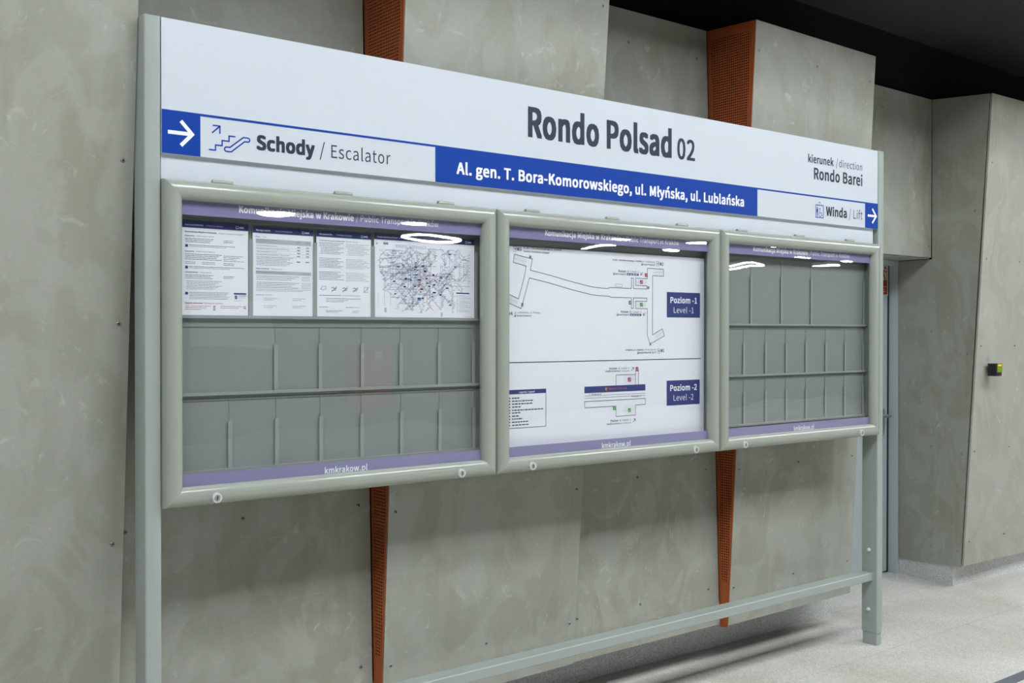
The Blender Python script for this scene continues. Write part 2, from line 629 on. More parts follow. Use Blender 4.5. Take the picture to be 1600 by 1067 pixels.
# black bulkhead above the cladding and the rough wall behind it
mb = MB().slab([(-9, 0.25, 2.20), (24, 1.075, 2.20), (24, 1.075, 3.52), (-9, 0.25, 3.52)], (0, 0.1, 0))
struct(mb, 'wall_upper', M['black'])
mb = MB().box(-9, 5.18, 0.62, 0.74, 0, 2.20).box(5.08, 5.18, 0.62, 0.99, 0, 2.20).box(6.56, 24, 0.62, 0.74, 0, 2.20)
mb.box(5.08, 6.66, 0.99, 1.11, 0, 2.20).box(6.56, 6.66, 0.62, 0.99, 0, 2.20)
struct(mb, 'wall_back', M['black'])
struct(MB().box(-9, 24, -12.72, -12.6, 0, 5.42), 'wall_opposite', M['platform_wall'])
struct(MB().box(-9.12, -9, -12.72, 1.4, 0, 5.42), 'wall_left', M['platform_wall'])
struct(MB().box(24, 24.12, -12.72, 1.4, 0, 5.42), 'wall_right', M['platform_wall'])

# granite plinths
mb = MB().slab([(-0.9, 0.56, 0), (3.6, 0.535, 0), (3.6, 0.535, 0.225), (-0.9, 0.56, 0.225)], (0, 0.03, 0))
mb.slab([(3.6, 0.535, 0), (5.20, 0.492, 0), (5.20, 0.492, 0.225), (3.6, 0.535, 0.225)], (0, 0.03, 0))
struct(mb, 'baseboard_back', M['granite'])
mb = MB().slab([(6.435, 0.44, 0), (8.7, 0.37, 0), (8.7, 0.37, 0.135), (6.435, 0.44, 0.135)], (0.01, 0.04, 0))
mb.slab([(6.50, 0.90, 0), (6.435, 0.44, 0), (6.435, 0.44, 0.135), (6.50, 0.90, 0.135)], (0.05, 0.0, 0))
struct(mb, 'baseboard_pier', M['granite'])

# door in the niche
door = struct(MB().box(5.42, 6.452, 0.93, 0.975, 0.012, 2.085), 'door_1', M['door'])
MB().box(6.452, 6.470, 0.928, 0.975, 0.0, 2.10).build('gasket', M['dark_gasket'], door)  # dark strip painted in for the shade between leaf and frame
hd = MB()
hd.rbox(6.368, 6.412, 0.918, 0.93, 0.945, 1.115, 0.005).build('handle_plate', M['steel'], door)
hd = MB().cyl((6.395, 0.918, 1.072), (6.395, 0.868, 1.072), 0.009).cyl((6.40, 0.868, 1.072), (6.27, 0.868, 1.072), 0.009)
hd.cyl((6.39, 0.921, 0.985), (6.39, 0.912, 0.985), 0.009)
hd.build('handle', M['steel'], door)
mb = MB().box(6.470, 6.56, 0.862, 0.97, 0.0, 2.14).box(5.34, 5.42, 0.862, 0.97, 0, 2.14).box(5.42, 6.470, 0.862, 0.97, 2.09, 2.14)
struct(mb, 'trim_1', M['door'])


# ================================================================== CONCRETE CLADDING
def panel(label, xl, xr, yl, yr, zt, zb, mat='concrete', cols=(), rows=(0.385, 0.965, 1.55, 2.13, 2.98), th=0.012, group=None, back=None):
    """yl, yr: (y at floor, slope) of the left and right edge; zt, zb: (left, right) heights"""
    Y = lambda e, z: e[0]+e[1]*z
    base = ((xl+xr)/2, Y(yl, zb[0]), min(zb))
    o = empty('concrete_panel', base, label, 'wall panel', group)
    fr = [(xl, Y(yl, zb[0]), zb[0]), (xr, Y(yr, zb[1]), zb[1]), (xr, Y(yr, zt[1]), zt[1]), (xl, Y(yl, zt[0]), zt[0])]
    MB().slab(fr, (0, th, 0)).build('board', M[mat], o)
    if back:                            # narrow return closing the step on the right
        q = [(xr-0.001, Y(yr, zb[1])+th, zb[1]), (xr-0.001, Y(back, zb[1]), zb[1]), (xr-0.001, Y(back, zt[1]), zt[1]), (xr-0.001, Y(yr, zt[1])+th, zt[1])]
        MB().slab(q, (-0.010, 0, 0)).build('return_board', M[mat], o)
    proto = None
    for x in cols:
        for z in rows:
            if not (max(zb)+0.02 < z < min(zt)-0.02):
                continue
            t = (x-xl)/(xr-xl)
            y = Y(yl, z)*(1-t)+Y(yr, z)*t
            if proto is None:
                proto = MB().dome((x, y-0.0005, z), 0.0072, 0.004, n=10).cyl((x, y-0.0042, z), (x, y-0.0046, z), 0.003, n=6, mi=1)
                proto = proto.build('screw', [M['dull_steel'], M['charcoal']], o)
                p0 = Vector((x, y, z))
            else:
                c = proto.copy()
                C.objects.link(c)
                c.location = Vector((x, y, z))-p0
                c.parent = o
    return o


FRONT_T = 3.120
panel('grey concrete cladding panel filling the left edge, standing proud of the wall', 0.09, 1.079, (0.25, -0.085), (0.28, -0.091),
      (FRONT_T, FRONT_T), (0.2, 0.2), back=(0.30, 0.03), cols=(0.12, 0.585, 1.045), rows=(0.385, 0.98, 1.66, 2.15, 2.645))
panel('recessed concrete panel behind the left display case, left of the thinner orange fin', 1.092, 2.040, (0.30, 0.0275), (0.296, 0.0275),
      (3.13, 3.13), (0.2, 0.2), cols=(1.13, 1.534, 1.99), rows=(0.385, 0.985, 1.55, 2.13, 2.65))
panel('concrete panel leaning forward behind the middle of the sign, right of the left orange fin', 2.054, 3.03, (0.2725, -0.0625), (0.30, -0.0785),
      (FRONT_T, FRONT_T), (0.2, 0.2), back=(0.31, 0.03), cols=(2.085, 2.54, 2.995))
panel('recessed concrete panel behind the sign, left of the right-hand orange fin', 3.036, 4.006, (0.292, 0.0318), (0.297, 0.0318),
      (3.13, 3.13), (0.2, 0.2), cols=(3.07, 3.46, 3.93))
panel('tall concrete panel leaning forward behind the right end of the sign', 4.022, 5.06, (0.272, -0.056), (0.285, -0.050),
      (FRONT_T, FRONT_T), (0.2, 0.2), back=(0.56, 0.0), cols=(4.05, 4.53, 5.015))
o = panel('short boxed-out concrete panel above the grey door', 5.19, 6.436, (0.575, 0.0), (0.602, 0.0),
          (3.157, 3.157), (2.125, 2.125), cols=(5.25, 5.85, 6.40), rows=(2.20, 3.03))
MB().slab([(5.19, 0.588, 2.118), (6.436, 0.615, 2.118), (6.460, 0.86, 2.118), (5.19, 0.86, 2.118)], (0, 0, 0.012)).build('soffit_board', M['concrete'], o)
panel('pale concrete panel at the right edge carrying the small black sensor', 6.408, 8.7, (0.363, -0.0587), (0.345, -0.030),
      (3.122, 3.16), (0.148, 0.12), mat='concrete_pale', cols=(6.455, 6.90, 7.6, 8.6), rows=(0.30, 0.88, 1.55, 2.10, 2.70))
# its dark return, facing the camera
o = empty('concrete_panel', (6.44, 0.5, 0.12), 'darker narrow concrete side panel beside the grey door', 'wall panel')
lo = [(6.487, 0.858, 0.105), (6.412, 0.376, 0.138), (6.4065, 0.262, 2.115), (6.4712, 0.858, 2.115)]
hi = [(6.4432, 0.600, 2.115), (6.4065, 0.262, 2.115), (6.404, 0.197, 3.122), (6.4385, 0.600, 3.157)]
MB().slab(lo, (0.012, 0, 0)).slab(hi, (0.012, 0, 0)).build('board', M['concrete'], o)
for (y, z) in ((0.60, 0.234), (0.60, 0.894), (0.60, 1.645), (0.40, 0.236), (0.375, 0.86), (0.335, 1.5), (0.29, 2.40)):
    t = z/3.13
    x = (6.412+(y-0.362)*0.148)*(1-t)+(6.404+(y-0.187)*0.0852)*t
    MB().dome((x+0.001, y, z), 0.0085, 0.004, axis=(-1, 0, 0), n=10).build('screw', M['dull_steel'], o)


# orange perforated fins closing the steps between panels
def fin(label, x, rec, fro, zt, zb):
    Y = lambda e, z: e[0]+e[1]*z
    o = empty('perforated_fin', (x, rec[0], zb), label, 'fin')
    zr = zt+0.012
    a = [(rec, zr), (fro, zt), (fro, zb), (rec, zb-0.006)]
    outer = [(Y(e, z)+(-0.003 if e is fro else 0.003), z) for e, z in a]
    ins = [(Y(rec, zr-.05)-0.022, zr-0.05), (Y(fro, zt-.05)+0.024, zt-0.045), (Y(fro, zb+.22)+0.0085, zb+0.22), (Y(rec, zb+.22)-0.0085, zb+0.22)]
    mb = MB()
    for xx, flip in ((x, False), (x+0.002, True)):
        v = [(xx, p[0], p[1]) for p in outer+ins]
        f = [(i, (i+1) % 4, 4+(i+1) % 4, 4+i) for i in range(4)]
        mb.add(v, [q[::-1] for q in f] if flip else f)
    mb.add([(xx, p[0], p[1]) for xx in (x, x+0.002) for p in outer], [(i, 4+i, 4+(i+1) % 4, (i+1) % 4) for i in range(4)])
    mb.build('border', M['rust'], o, recalc=True)
    mb = MB()
    for xx, flip in ((x, False), (x+0.002, True)):
        v = [(xx, p[0], p[1]) for p in ins]
        mb.add(v, [(3, 2, 1, 0)] if flip else [(0, 1, 2, 3)])
    mb.build('perforated_sheet', M['perforated'], o)


fin('narrow rust-orange perforated fin between panels left of the middle of the sign', 2.047, (0.296, 0.0275), (0.2725, -0.0625), 3.118, 0.196)
fin('rust-orange perforated fin rising behind the right part of the sign', 4.014, (0.297, 0.0318), (0.272, -0.056), 3.118, 0.192)


# ================================================================== SIGN STAND
stand = empty('information_stand', (3.01, 0.045, 0.0),
              'wide grey steel stand with white header reading Rondo Polsad 02', 'sign')
for x0, x1 in ((1.081, 1.131), (4.889, 4.940)):
    post = MB().rbox(x0, x1, 0.0, 0.092, 0.066, 2.577, 0.006).build('post', M['grey'], stand)
    MB().rbox(x0+0.004, x1-0.004, 0.004, 0.088, 0.0, 0.066, 0.004).build('post_foot', M['grey'], post)
    for z in (0.497, 0.185):
        mb = MB()
        mb.cyl((x0+0.001, 0.047, z), (x0-0.010, 0.047, z), 0.0105, 0.0095).dome((x0-0.010, 0.047, z), 0.0095, 0.005, axis=(-1, 0, 0))
        mb.build('bolt_cap', M['white'], post, label='white bolt cap')
rail = MB()
pts = [(0.022, 0.342), (0.025, 0.339), (0.089, 0.339), (0.092, 0.342), (0.092, 0.377), (0.089, 0.380), (0.025, 0.380), (0.022, 0.377)]
rail.add([(x, p[0], p[1]) for x in (1.131, 4.889) for p in pts],
         [(i, (i+1) % 8, 8+(i+1) % 8, 8+i) for i in range(8)]+[tuple(range(8)), tuple(range(15, 7, -1))])
rail.build('rail', M['grey'], stand, recalc=True)

header = MB().box(1.133, 4.881, 0.0, 0.035, 2.302, 2.576).build('header_panel', M['white'], stand)
t_ = -0.0006
MB().text('Rondo Polsad', 2.550, 3.331, 2.3845, 0.1085, t_, 0.016).text('02', 3.374, 3.481, 2.3835, 0.0855, t_, 0.010).build('station_name', M['ink'], header)
mb = MB().text('kierunek', 4.293, 4.496, 2.4600, 0.0365, t_, 0.012).text('/', 4.517, 4.533, 2.4600, 0.0390, t_).text('direction', 4.544, 4.742, 2.4600, 0.0350, t_, -0.001)
mb.text('Rondo Barei', 4.340, 4.742, 2.3828, 0.0530, t_, 0.013)
mb.build('direction_text', M['ink'], header)

band = MB().box(1.133, 4.881, -0.002, 0.035, 2.171, 2.302).build('direction_band', M['white'], stand)
tb = -0.0026
mb = MB().quad(1.133, 4.881, 2.2945, 2.302, tb).quad(1.133, 1.252, 2.171, 2.2945, tb).quad(2.117, 3.907, 2.171, 2.2945, tb).quad(4.766, 4.881, 2.171, 2.2945, tb)
mb.build('blue_field', M['blue'], band, label='signal-blue field with a thin blue line along the top')
tw = -0.0032
for (ax, bx) in ((1.151, 1.231), (4.789, 4.869)):
    w = 0.0115
    k = (bx-ax)/0.080
    mb = MB().quad(ax, bx-0.012, 2.2355-w/2, 2.2355+w/2, tw)
    mb.line([(bx-0.040, 2.2725), (bx-0.005, 2.2355), (bx-0.040, 2.1985)], w, tw-0.0001)
    mb.build('arrow', M['white_ink'], band, label='white arrow pointing right')
full = 'Al. gen. T. Bora-Komorowskiego, ul. Młyńska, ul. Lublańska'
g0, g1 = glyphs(full)[2]
kx = (3.809-2.211)/(g1-g0)
pre = ''
for part_ in full.split(' '):
    xe = 2.211+(glyphs(pre+part_)[2][1]-g0)*kx
    wd = (glyphs(part_)[2][1]-glyphs(part_)[2][0])*kx
    MB().text(part_, xe-wd, xe, 2.2090, 0.0400, tw, 0.016).build('street_lettering', M['white_ink'], band)
    pre += part_+' '
mb = MB().text('Schody', 1.438, 1.637, 2.2140, 0.0430, tb, 0.022).text('/', 1.658, 1.677, 2.2140, 0.0450, tb).text('Escalator', 1.701, 1.930, 2.2140, 0.0425, tb, 0.0)
mb.build('escalator_text', M['ink'], band)
mb = MB().text('Winda', 4.436, 4.605, 2.2110, 0.0430, tb, 0.016).text('/', 4.627, 4.643, 2.2110, 0.0450, tb).text('Lift', 4.665, 4.743, 2.2110, 0.0430, tb, -0.001)
mb.build('lift_text', M['ink'], band)
# stairs, escalator and lift pictograms
w = 0.0042
mb = MB().line([(1.289, 2.248), (1.3135, 2.2705)], w, tb).line([(1.291, 2.2715), (1.3145, 2.2715), (1.3145, 2.248)], w, tb)
mb.line([(1.279, 2.196), (1.300, 2.196), (1.300, 2.212), (1.3215, 2.212), (1.3215, 2.228), (1.344, 2.228), (1.344, 2.2445), (1.365, 2.2445)], w, tb)
esc = []
for k in range(9):
    a = math.radians(90+180*k/8)
    esc.append((1.336+0.0068*math.cos(a), 2.2028+0.0068*math.sin(a)))
esc += [(1.351, 2.196), (1.3955, 2.2325)]
for k in range(9):
    a = math.radians(-90+180*k/8)
    esc.append((1.4065+0.0063*math.cos(a), 2.2388+0.0063*math.sin(a)))
esc += [(1.391, 2.245), (1.347, 2.2096)]
mb.line(esc, w, tb, closed=True)
mb.build('escalator_pictogram', M['blue'], band, label='blue stairs and escalator pictogram')
mb = MB().line([(4.351, 2.257), (4.411, 2.257), (4.411, 2.197), (4.351, 2.197)], 0.004, tb, closed=True)
mb.line([(4.372, 2.2655), (4.3805, 2.2735), (4.389, 2.2655)], 0.0032, tb)
mb.disc(4.364, 2.243, 0.0042, tb).quad(4.359, 4.369, 2.222, 2.238, tb).quad(4.3605, 4.3635, 2.203, 2.222, tb).quad(4.3648, 4.3678, 2.203, 2.222, tb)
mb.quad(4.3555, 4.3575, 2.221, 2.237, tb).disc(4.3835, 2.240, 0.0042, tb).line([(4.3835, 2.234), (4.3835, 2.220), (4.395, 2.220), (4.4005, 2.208), (4.405, 2.209)], 0.003, tb)
arc = [(4.387+0.0105*math.cos(math.radians(a)), 2.2125+0.0105*math.sin(math.radians(a))) for a in range(130, 351, 20)]
mb.line(arc, 0.0026, tb)
mb.build('lift_pictogram', M['blue'], band, label='blue lift pictogram')

MB().box(1.135, 4.858, 0.012, 0.035, 2.094, 2.171).build('lower_panel', M['white'], stand)


# ================================================================== DISPLAY CASES
Z0, Z1 = 1.105, 2.093
PROF = [(0.0, 0.004), (0.0, -0.012), (0.0035, -0.0215), (0.010, -0.0275), (0.020, -0.0315), (0.030, -0.0330), (0.040, -0.0315), (0.049, -0.0270), (0.0555, -0.0195), (0.0585, -0.0110), (0.0590, 0.004)]
Y_BACK = 0.040


def display_case(label, x0, x1, hinges, locks, title_x, title_split, foot_x):
    o = empty('display_case', ((x0+x1)/2, 0.0, Z0), label, 'display case')
    # mitred rounded frame: four bars
    mb = MB()
    W = PROF[-1][0]
    corners = [(x0, Z0, 1, 1), (x1, Z0, -1, 1), (x1, Z1, -1, -1), (x0, Z1, 1, -1)]
    for i in range(4):
        A, B = corners[i], corners[(i+1) % 4]
        n = len(PROF)
        v = [(A[0]+A[2]*s, y, A[1]+A[3]*s) for s, y in PROF]+[(B[0]+B[2]*s, y, B[1]+B[3]*s) for s, y in PROF]
        mb.add(v, [(k, n+k, n+k+1, k+1) for k in range(n-1)], 0, True)
    fr = mb.build('frame', M['frame'], o, label='glossy grey-green mitred frame')
    for hx in hinges:
        MB().cyl((hx-0.033, 0.002, Z1+0.004), (hx+0.033, 0.002, Z1+0.004), 0.008, n=12).build('hinge', M['frame'], fr)
    for lx in locks:
        lk = MB().cyl((lx, -0.026, 1.127), (lx, -0.040, 1.127), 0.0165, 0.0150, n=20).build('lock', M['lock_white'], fr, label='round pale lock')
        mb = MB().cyl((lx, -0.0395, 1.127), (lx, -0.0412, 1.127), 0.0095, n=16).box(lx-0.0012, lx+0.0012, -0.0420, -0.0411, 1.121, 1.133, mi=1)
        mb.build('lock_core', [M['steel'], M['charcoal']], fr)
    # housing: side walls, then back
    h = MB()
    a, b_, c_, d = x0+0.035, x1-0.035, Z0+0.030, Z1-0.030
    h.box(a-0.004, a, 0.002, 0.062, c_, d).box(b_, b_+0.004, 0.002, 0.062, c_, d)
    h.box(a, b_, 0.002, 0.062, c_-0.004, c_).box(a, b_, 0.002, 0.062, d, d+0.004)
    h.build('housing', M['inside'], o)
    back = MB().box(a, b_, Y_BACK, Y_BACK+0.018, c_, d).build('back_panel', M['inside'], o)
    MB().box(x0+0.052, x1-0.052, -0.006, -0.002, Z0+0.046, Z1-0.046).build('glass', M['glass'], o)
    # printed strips on the inner face of the pane
    ts = MB().box(x0+0.054, x1-0.054, -0.0015, 0.0005, 1.991, 2.045).build('title_strip', M['lilac'], o, label='lilac title strip with white lettering')
    yl = -0.0019
    tx0, tx1 = title_x
    b1, p0 = title_split
    mb = MB().text('Komunikacja Miejska w Krakowie', tx0, b1, 2.0095, 0.0205, yl, 0.017)
    mb.text('/', b1+0.010, b1+0.018, 2.0095, 0.0205, yl).text('Public Transport in Kraków', p0, tx1, 2.0095, 0.0205, yl, 0.004)
    mb.build('lettering', M['white_ink'], ts)
    bs = MB().box(x0+0.054, x1-0.054, -0.0015, 0.0005, 1.151, 1.2005).build('web_strip', M['lilac'], o, label='lilac bottom strip with a web address')
    MB().text('kmkrakow.pl', foot_x[0], foot_x[1], 1.1650, 0.0200, yl, 0.010).build('lettering', M['white_ink'], bs)
    return o, back, (a, b_)


case_l, back_l, (la, lb) = display_case('largest-looking left display case with four white notices in its top row',
                                        1.132, 2.379, (1.324, 1.748, 2.164), (1.289, 2.209), (1.378, 2.131), (1.785, 1.813), (1.677, 1.838))
case_m, back_m, (ma_, mb_) = display_case('middle display case holding the large white station plan',
                                          2.384, 3.628, (2.566, 2.989, 3.404), (2.540, 3.455), (2.630, 3.381), (3.036, 3.066), (2.931, 3.092))
case_r, back_r, (ra, rb) = display_case('empty right display case with grey pockets and no notices',
                                        3.633, 4.872, (3.801, 4.226, 4.638), (3.785, 4.694), (3.880, 4.632), (4.289, 4.312), (4.186, 4.342))


def pockets(parent, a, b, rows):
    """ledges with upright dividers; rows: (ledge top z, row top z, divider xs, divider height)"""
    for zl, ztop, xs, hgt in rows:
        MB().box(a+0.002, b-0.002, 0.026, Y_BACK, zl-0.009, zl).build('ledge', M['strip_grey'], parent)
        MB().box(a+0.002, b-0.002, 0.037, Y_BACK, ztop-0.004, ztop).build('pocket_sheet', M['inside'], parent)
        for x in xs:
            yf = 0.0295 if zl > 1.6 and parent is case_l else 0.0335
            mb = MB().box(x-0.0070, x+0.0070, yf, yf+0.0020, zl, zl+hgt).box(x-0.0009, x+0.0009, 0.0375, Y_BACK, zl, ztop-0.004).box(x-0.0016, x+0.0016, yf+0.002, Y_BACK, zl, zl+hgt-0.003)
            mb.build('divider', M['strip_grey'], parent)


pockets(case_l, la, lb, [
    (1.6865, 1.985, (1.198, 1.4305, 1.658, 1.880, 2.322), 0.245),
    (1.446, 1.655, (1.203, 1.519, 1.680, 1.841, 1.997, 2.160, 2.312), 0.150),
    (1.205, 1.425, (1.203, 1.362, 1.522, 1.682, 1.839, 1.999, 2.163, 2.314), 0.150)])
pockets(case_r, ra, rb, [
    (1.676, 1.985, (3.700, 3.911, 4.136, 4.370, 4.815), 0.225),
    (1.440, 1.655, (3.700, 3.860, 4.019, 4.174, 4.330, 4.491, 4.653, 4.810), 0.145),
    (1.212, 1.425, (3.700, 3.862, 4.020, 4.175, 4.331, 4.487, 4.650, 4.810), 0.148)])


# ================================================================== NOTICES
class Sheet:
    """a paper sheet standing in a case; marks are placed in millimetres from its top-left corner"""
    def __init__(self, name, x0, x1, z0, z1, y, label, cat, wmm, group=None):
        self.x0, self.zt, self.k = x0, z1, (x1-x0)/wmm
        self.kz = (z1-z0)/(297.0 if wmm in (210.0, 420.0) else wmm*(z1-z0)/(x1-x0))
        self.y = y-0.0005
        self.o = MB().box(x0, x1, y, y+0.001, z0, z1).thing(name, M['paper'], ((x0+x1)/2, y, z0), label, cat, group)

    def X(self, u):
        return self.x0+u*self.k

    def Z(self, v):
        return self.zt-v*self.kz

    def rect(self, mb, u0, v0, u1, v1, dy=0.0):
        mb.quad(self.X(u0), self.X(u1), self.Z(v1), self.Z(v0), self.y-dy)

    def words(self, mb, u0, u1, v, h=1.7, rng=random):
        """one line of small print"""
        u = u0
        while u < u1-2:
            w = rng.uniform(3, 13)
            w = min(w, u1-u)
            self.rect(mb, u, v+0.2*h, u+w, v+0.84*h)
            u += w+1.5

    def text(self, mb, s, u0, u1, v, cap, weight=0.0, dy=0.0, align='LEFT'):
        mb.text(s, self.X(u0), self.X(u1), self.Z(v), cap*self.kz, self.y-dy, weight, align=align)

    def part(self, mb, name, mat, label=None):
        if mb.f:
            mb.build(name, M[mat], self.o, label=label)


def letterhead(sh, title, rest, W):
    b_ = MB()
    sh.rect(b_, 0, 0, W, 21)
    sh.part(b_, 'title_band', 'navy', 'dark blue title band')
    t = MB()
    n = 62 if W < 300 else 82
    sh.text(t, title, 11, 11+n, 14, 5.0, 0.012, 0.0004)
    sh.text(t, rest, 11+n+2, 135, 14, 5.0, -0.004, 0.0004)
    u = W-40
    t.line([(sh.X(u), sh.Z(8)), (sh.X(u+7), sh.Z(8)), (sh.X(u+7), sh.Z(15)), (sh.X(u), sh.Z(15))], 0.0012, sh.y-0.0004, closed=True)
    sh.text(t, 'KMK', u+11, u+27, 14.5, 5.5, 0.02, 0.0004)
    sh.part(t, 'title_lettering', 'white_ink')


rng = random.Random(5)
P1 = Sheet('notice_sheet', 1.2055, 1.4225, 1.687, 1.9765, 0.0325,
           'leftmost notice with red emergency numbers along its foot', 'notice', 210.0, 'notices in the left case')
letterhead(P1, 'Dane kontaktowe', '/ Contact details', 210)
k, g, n_, r_ = MB(), MB(), MB(), MB()
P1.text(n_, 'Komunikacja Miejska w Krakowie', 11, 108, 36, 4.6, 0.012)
P1.text(g, '/ Public Transport in Kraków', 112, 196, 36, 4.6)
P1.text(n_, 'Organizator', 11, 40, 48, 3.8, 0.01)
P1.text(g, '/ Public transport organizer', 43, 100, 48, 3.8)
for i in range(3):
    P1.words(k, 11, 100-6*i, 54+5.2*i, 2.4, rng)
P1.words(k, 130, 162, 56, 2, rng); P1.words(k, 130, 160, 61, 2.4, rng)
for v in (74, 142, 224):
    P1.rect(n_, 11, v, 19.5, v+8.5)
for v, L_ in ((74.5, (170, 140)), (142.5, (198, 150))):
    P1.words(k, 23, L_[0], v, 2.2, rng); P1.words(g, 23, L_[1], v+5, 1.6, rng)
P1.text(n_, 'Operatorzy', 11, 40, 97, 3.8, 0.01)
P1.text(g, '/ Public transport operators', 43, 104, 97, 3.8)
for i in range(4):
    P1.words(k, 11, 124-8*(i % 3), 103+5.4*i, 2.5, rng)
    P1.words(k, 130, 195-12*(i % 3), 105+5.4*i, 2.0, rng)
for v in (128, 133):
    P1.words(k, 11, 42, v, 2, rng); P1.words(k, 62, 104, v, 2, rng); P1.words(k, 130, 165, v+1, 2.2, rng)
P1.text(n_, 'Kontrola biletów', 11, 50, 163, 3.8, 0.01)
P1.text(g, '/ Ticket inspection', 53, 92, 163, 3.8)
for i in range(3):
    P1.words(k, 11, 98-9*(i % 2), 169+5.2*i, 2.3, rng)
P1.words(k, 130, 165, 171, 2.2, rng); P1.words(k, 130, 160, 176, 2.4, rng)
for i in range(6):
    P1.words(g if i % 2 else k, 15, 125-11*(i % 3), 188+5*i, 1.8, rng)
for i in range(5):
    P1.words(g if i > 2 else k, 23, 148-5*(i % 3), 224+5*i, 1.9, rng)
P1.rect(n_, 163, 224, 203, 229)
P1.rect(g, 166, 232, 174, 244); P1.words(n_, 178, 202, 232, 2.4, rng); P1.words(g, 178, 200, 238, 1.8, rng); P1.words(g, 164, 190, 249, 1.4, rng)
P1.text(r_, 'Numery alarmowe', 11, 64, 261, 4.6, 0.012)
P1.text(r_, '/ Emergency numbers', 67, 128, 261, 4.6)
for i in range(3):
    P1.words(r_, 11, 90-14*i, 267+5.5*i, 1.9, rng); P1.rect(r_, 97, 267+5.5*i, 105, 269.6+5.5*i)
    if i < 2:
        P1.words(r_, 120, 190-12*i, 267+5.5*i, 1.9, rng); P1.rect(r_, 194, 267+5.5*i, 202, 269.6+5.5*i)
P1.part(k, 'small_print', 'print_ink'); P1.part(g, 'pale_print', 'grey_ink'); P1.part(n_, 'headings', 'navy'); P1.part(r_, 'emergency_print', 'red_ink', 'red emergency lines')

P2 = Sheet('notice_sheet', 1.438, 1.6525, 1.687, 1.973, 0.0325,
           'second notice from the left, a ticket price list with grey table rows', 'notice', 210.0, 'notices in the left case')
letterhead(P2, 'Wyciąg z taryfy', '/ An extract from ticket tariffs', 210)
k, g, n_, t_b = MB(), MB(), MB(), MB()
P2.text(n_, 'Bilety', 10, 26, 35, 3.8, 0.01); P2.text(g, '/ Tickets', 29, 48, 35, 3.8)
P2.rect(t_b, 10, 40, 202, 56)
P2.rect(t_b, 10, 146, 202, 158)
P2.words(k, 12, 84, 42, 2.2, rng); P2.words(g, 12, 70, 48, 1.8, rng)
for u in (150, 182):
    P2.words(k, u, u+16, 43, 2.2, rng); P2.words(g, u+2, u+14, 49, 1.6, rng)
for i in range(4):
    v = 61+10*i
    P2.words(k, 12, 60+30*(i % 2), v, 2.2, rng)
    P2.words(g, 62+30*(i % 2), 84+40*(i % 2), v, 1.8, rng)
    for u in (152, 184):
        P2.rect(k, u, v+1, u+11, v+3.4)
    P2.rect(g, 10, v+6.2, 202, v+6.6)
for i in range(6):
    P2.words(k if i < 4 else g, 12, 138-10*(i % 3), 100+5.2*i, 2.0, rng)
P2.rect(k, 150, 111, 163, 113.6); P2.rect(k, 182, 111, 195, 113.6)
P2.text(n_, 'Opłaty dodatkowe', 10, 56, 141, 3.8, 0.01); P2.text(g, '/ Additional charges', 59, 100, 141, 3.8)
P2.words(k, 12, 116, 150, 2.4, rng); P2.words(k, 172, 196, 151, 2, rng)
for i in range(7):
    v = 163+5.6*i+(4 if i > 2 else 0)
    P2.words(k if i % 3 < 2 else g, 12, 158-12*(i % 3), v, 2.0, rng); P2.words(g, 168, 200, v, 1.8, rng)
P2.words(g, 10, 200, 207, 1.6, rng); P2.words(g, 10, 170, 212, 1.6, rng)
P2.words(n_, 10, 36, 226, 2.2, rng); P2.words(g, 40, 66, 226, 1.8, rng)
for v in (237, 262):
    for u in (36, 136):
        P2.words(g, u, u+46, v, 1.8, rng); P2.words(g, u, u+34, v+5.5, 1.8, rng)
P2.part(t_b, 'table_shading', 'pale_ink', 'grey table rows'); P2.part(k, 'small_print', 'print_ink'); P2.part(g, 'pale_print', 'grey_ink'); P2.part(n_, 'headings', 'navy')

P3 = Sheet('notice_sheet', 1.664, 1.8735, 1.687, 1.9735, 0.0325,
           'third notice from the left, two text columns above a row of ban symbols', 'notice', 210.0, 'notices in the left case')
letterhead(P3, 'Dla pasażerów', '/ Information for passengers', 210)
k, g, n_, r_ = MB(), MB(), MB(), MB()
P3.words(n_, 10, 108, 32, 2.6, rng); P3.words(g, 112, 158, 32, 2.0, rng)
for i in range(25):
    if i in (8, 9, 17, 18):
        continue
    v = 40+5.3*i
    P3.words(k if i not in (12, 20) else n_, 10+(6 if 2 < i < 7 else 0), 103-11*((i*7) % 3), v, 2.1, rng)
    P3.words(g, 112+(6 if 2 < i < 7 else 0), 203-11*((i*5) % 3), v+1.5, 1.6, rng)
w = 0.0011
for i, u in enumerate((14, 56, 98, 138, 180)):
    q = lambda a, b: (P3.X(u+a), P3.Z(192+b))
    if i == 0:
        k.line([q(0, 12), q(8, 2), q(20, 0), q(22, 9), q(9, 13), q(2, 8)], w, P3.y)
    elif i == 4:
        k.line([q(2, 0), q(16, 0), q(16, 18), q(2, 18)], w, P3.y, closed=True)
    else:
        k.line([q(0, 6), q(8, 3), q(12, 9), q(20, 5)], w*1.6, P3.y); k.line([q(1, 14), q(18, 12)], w*1.5, P3.y)
    if i:
        (r_ if i == 2 else k).line([q(0, 19), q(20, 0)], w*1.2, P3.y-0.0002)
P3.words(n_, 10, 92, 222, 2.4, rng); P3.words(g, 96, 166, 222, 1.8, rng)
P3.words(k, 36, 172, 233, 2.1, rng); P3.words(g, 36, 120, 239, 1.7, rng); P3.words(g, 36, 104, 244, 1.7, rng)
P3.words(n_, 10, 44, 263, 2.2, rng); P3.words(n_, 112, 140, 263, 2.2, rng); P3.words(g, 144, 166, 263, 1.8, rng)
P3.words(k, 36, 98, 276, 2, rng); P3.words(g, 36, 82, 281, 1.7, rng); P3.words(g, 136, 164, 276, 1.8, rng); P3.words(g, 136, 160, 281, 1.8, rng)
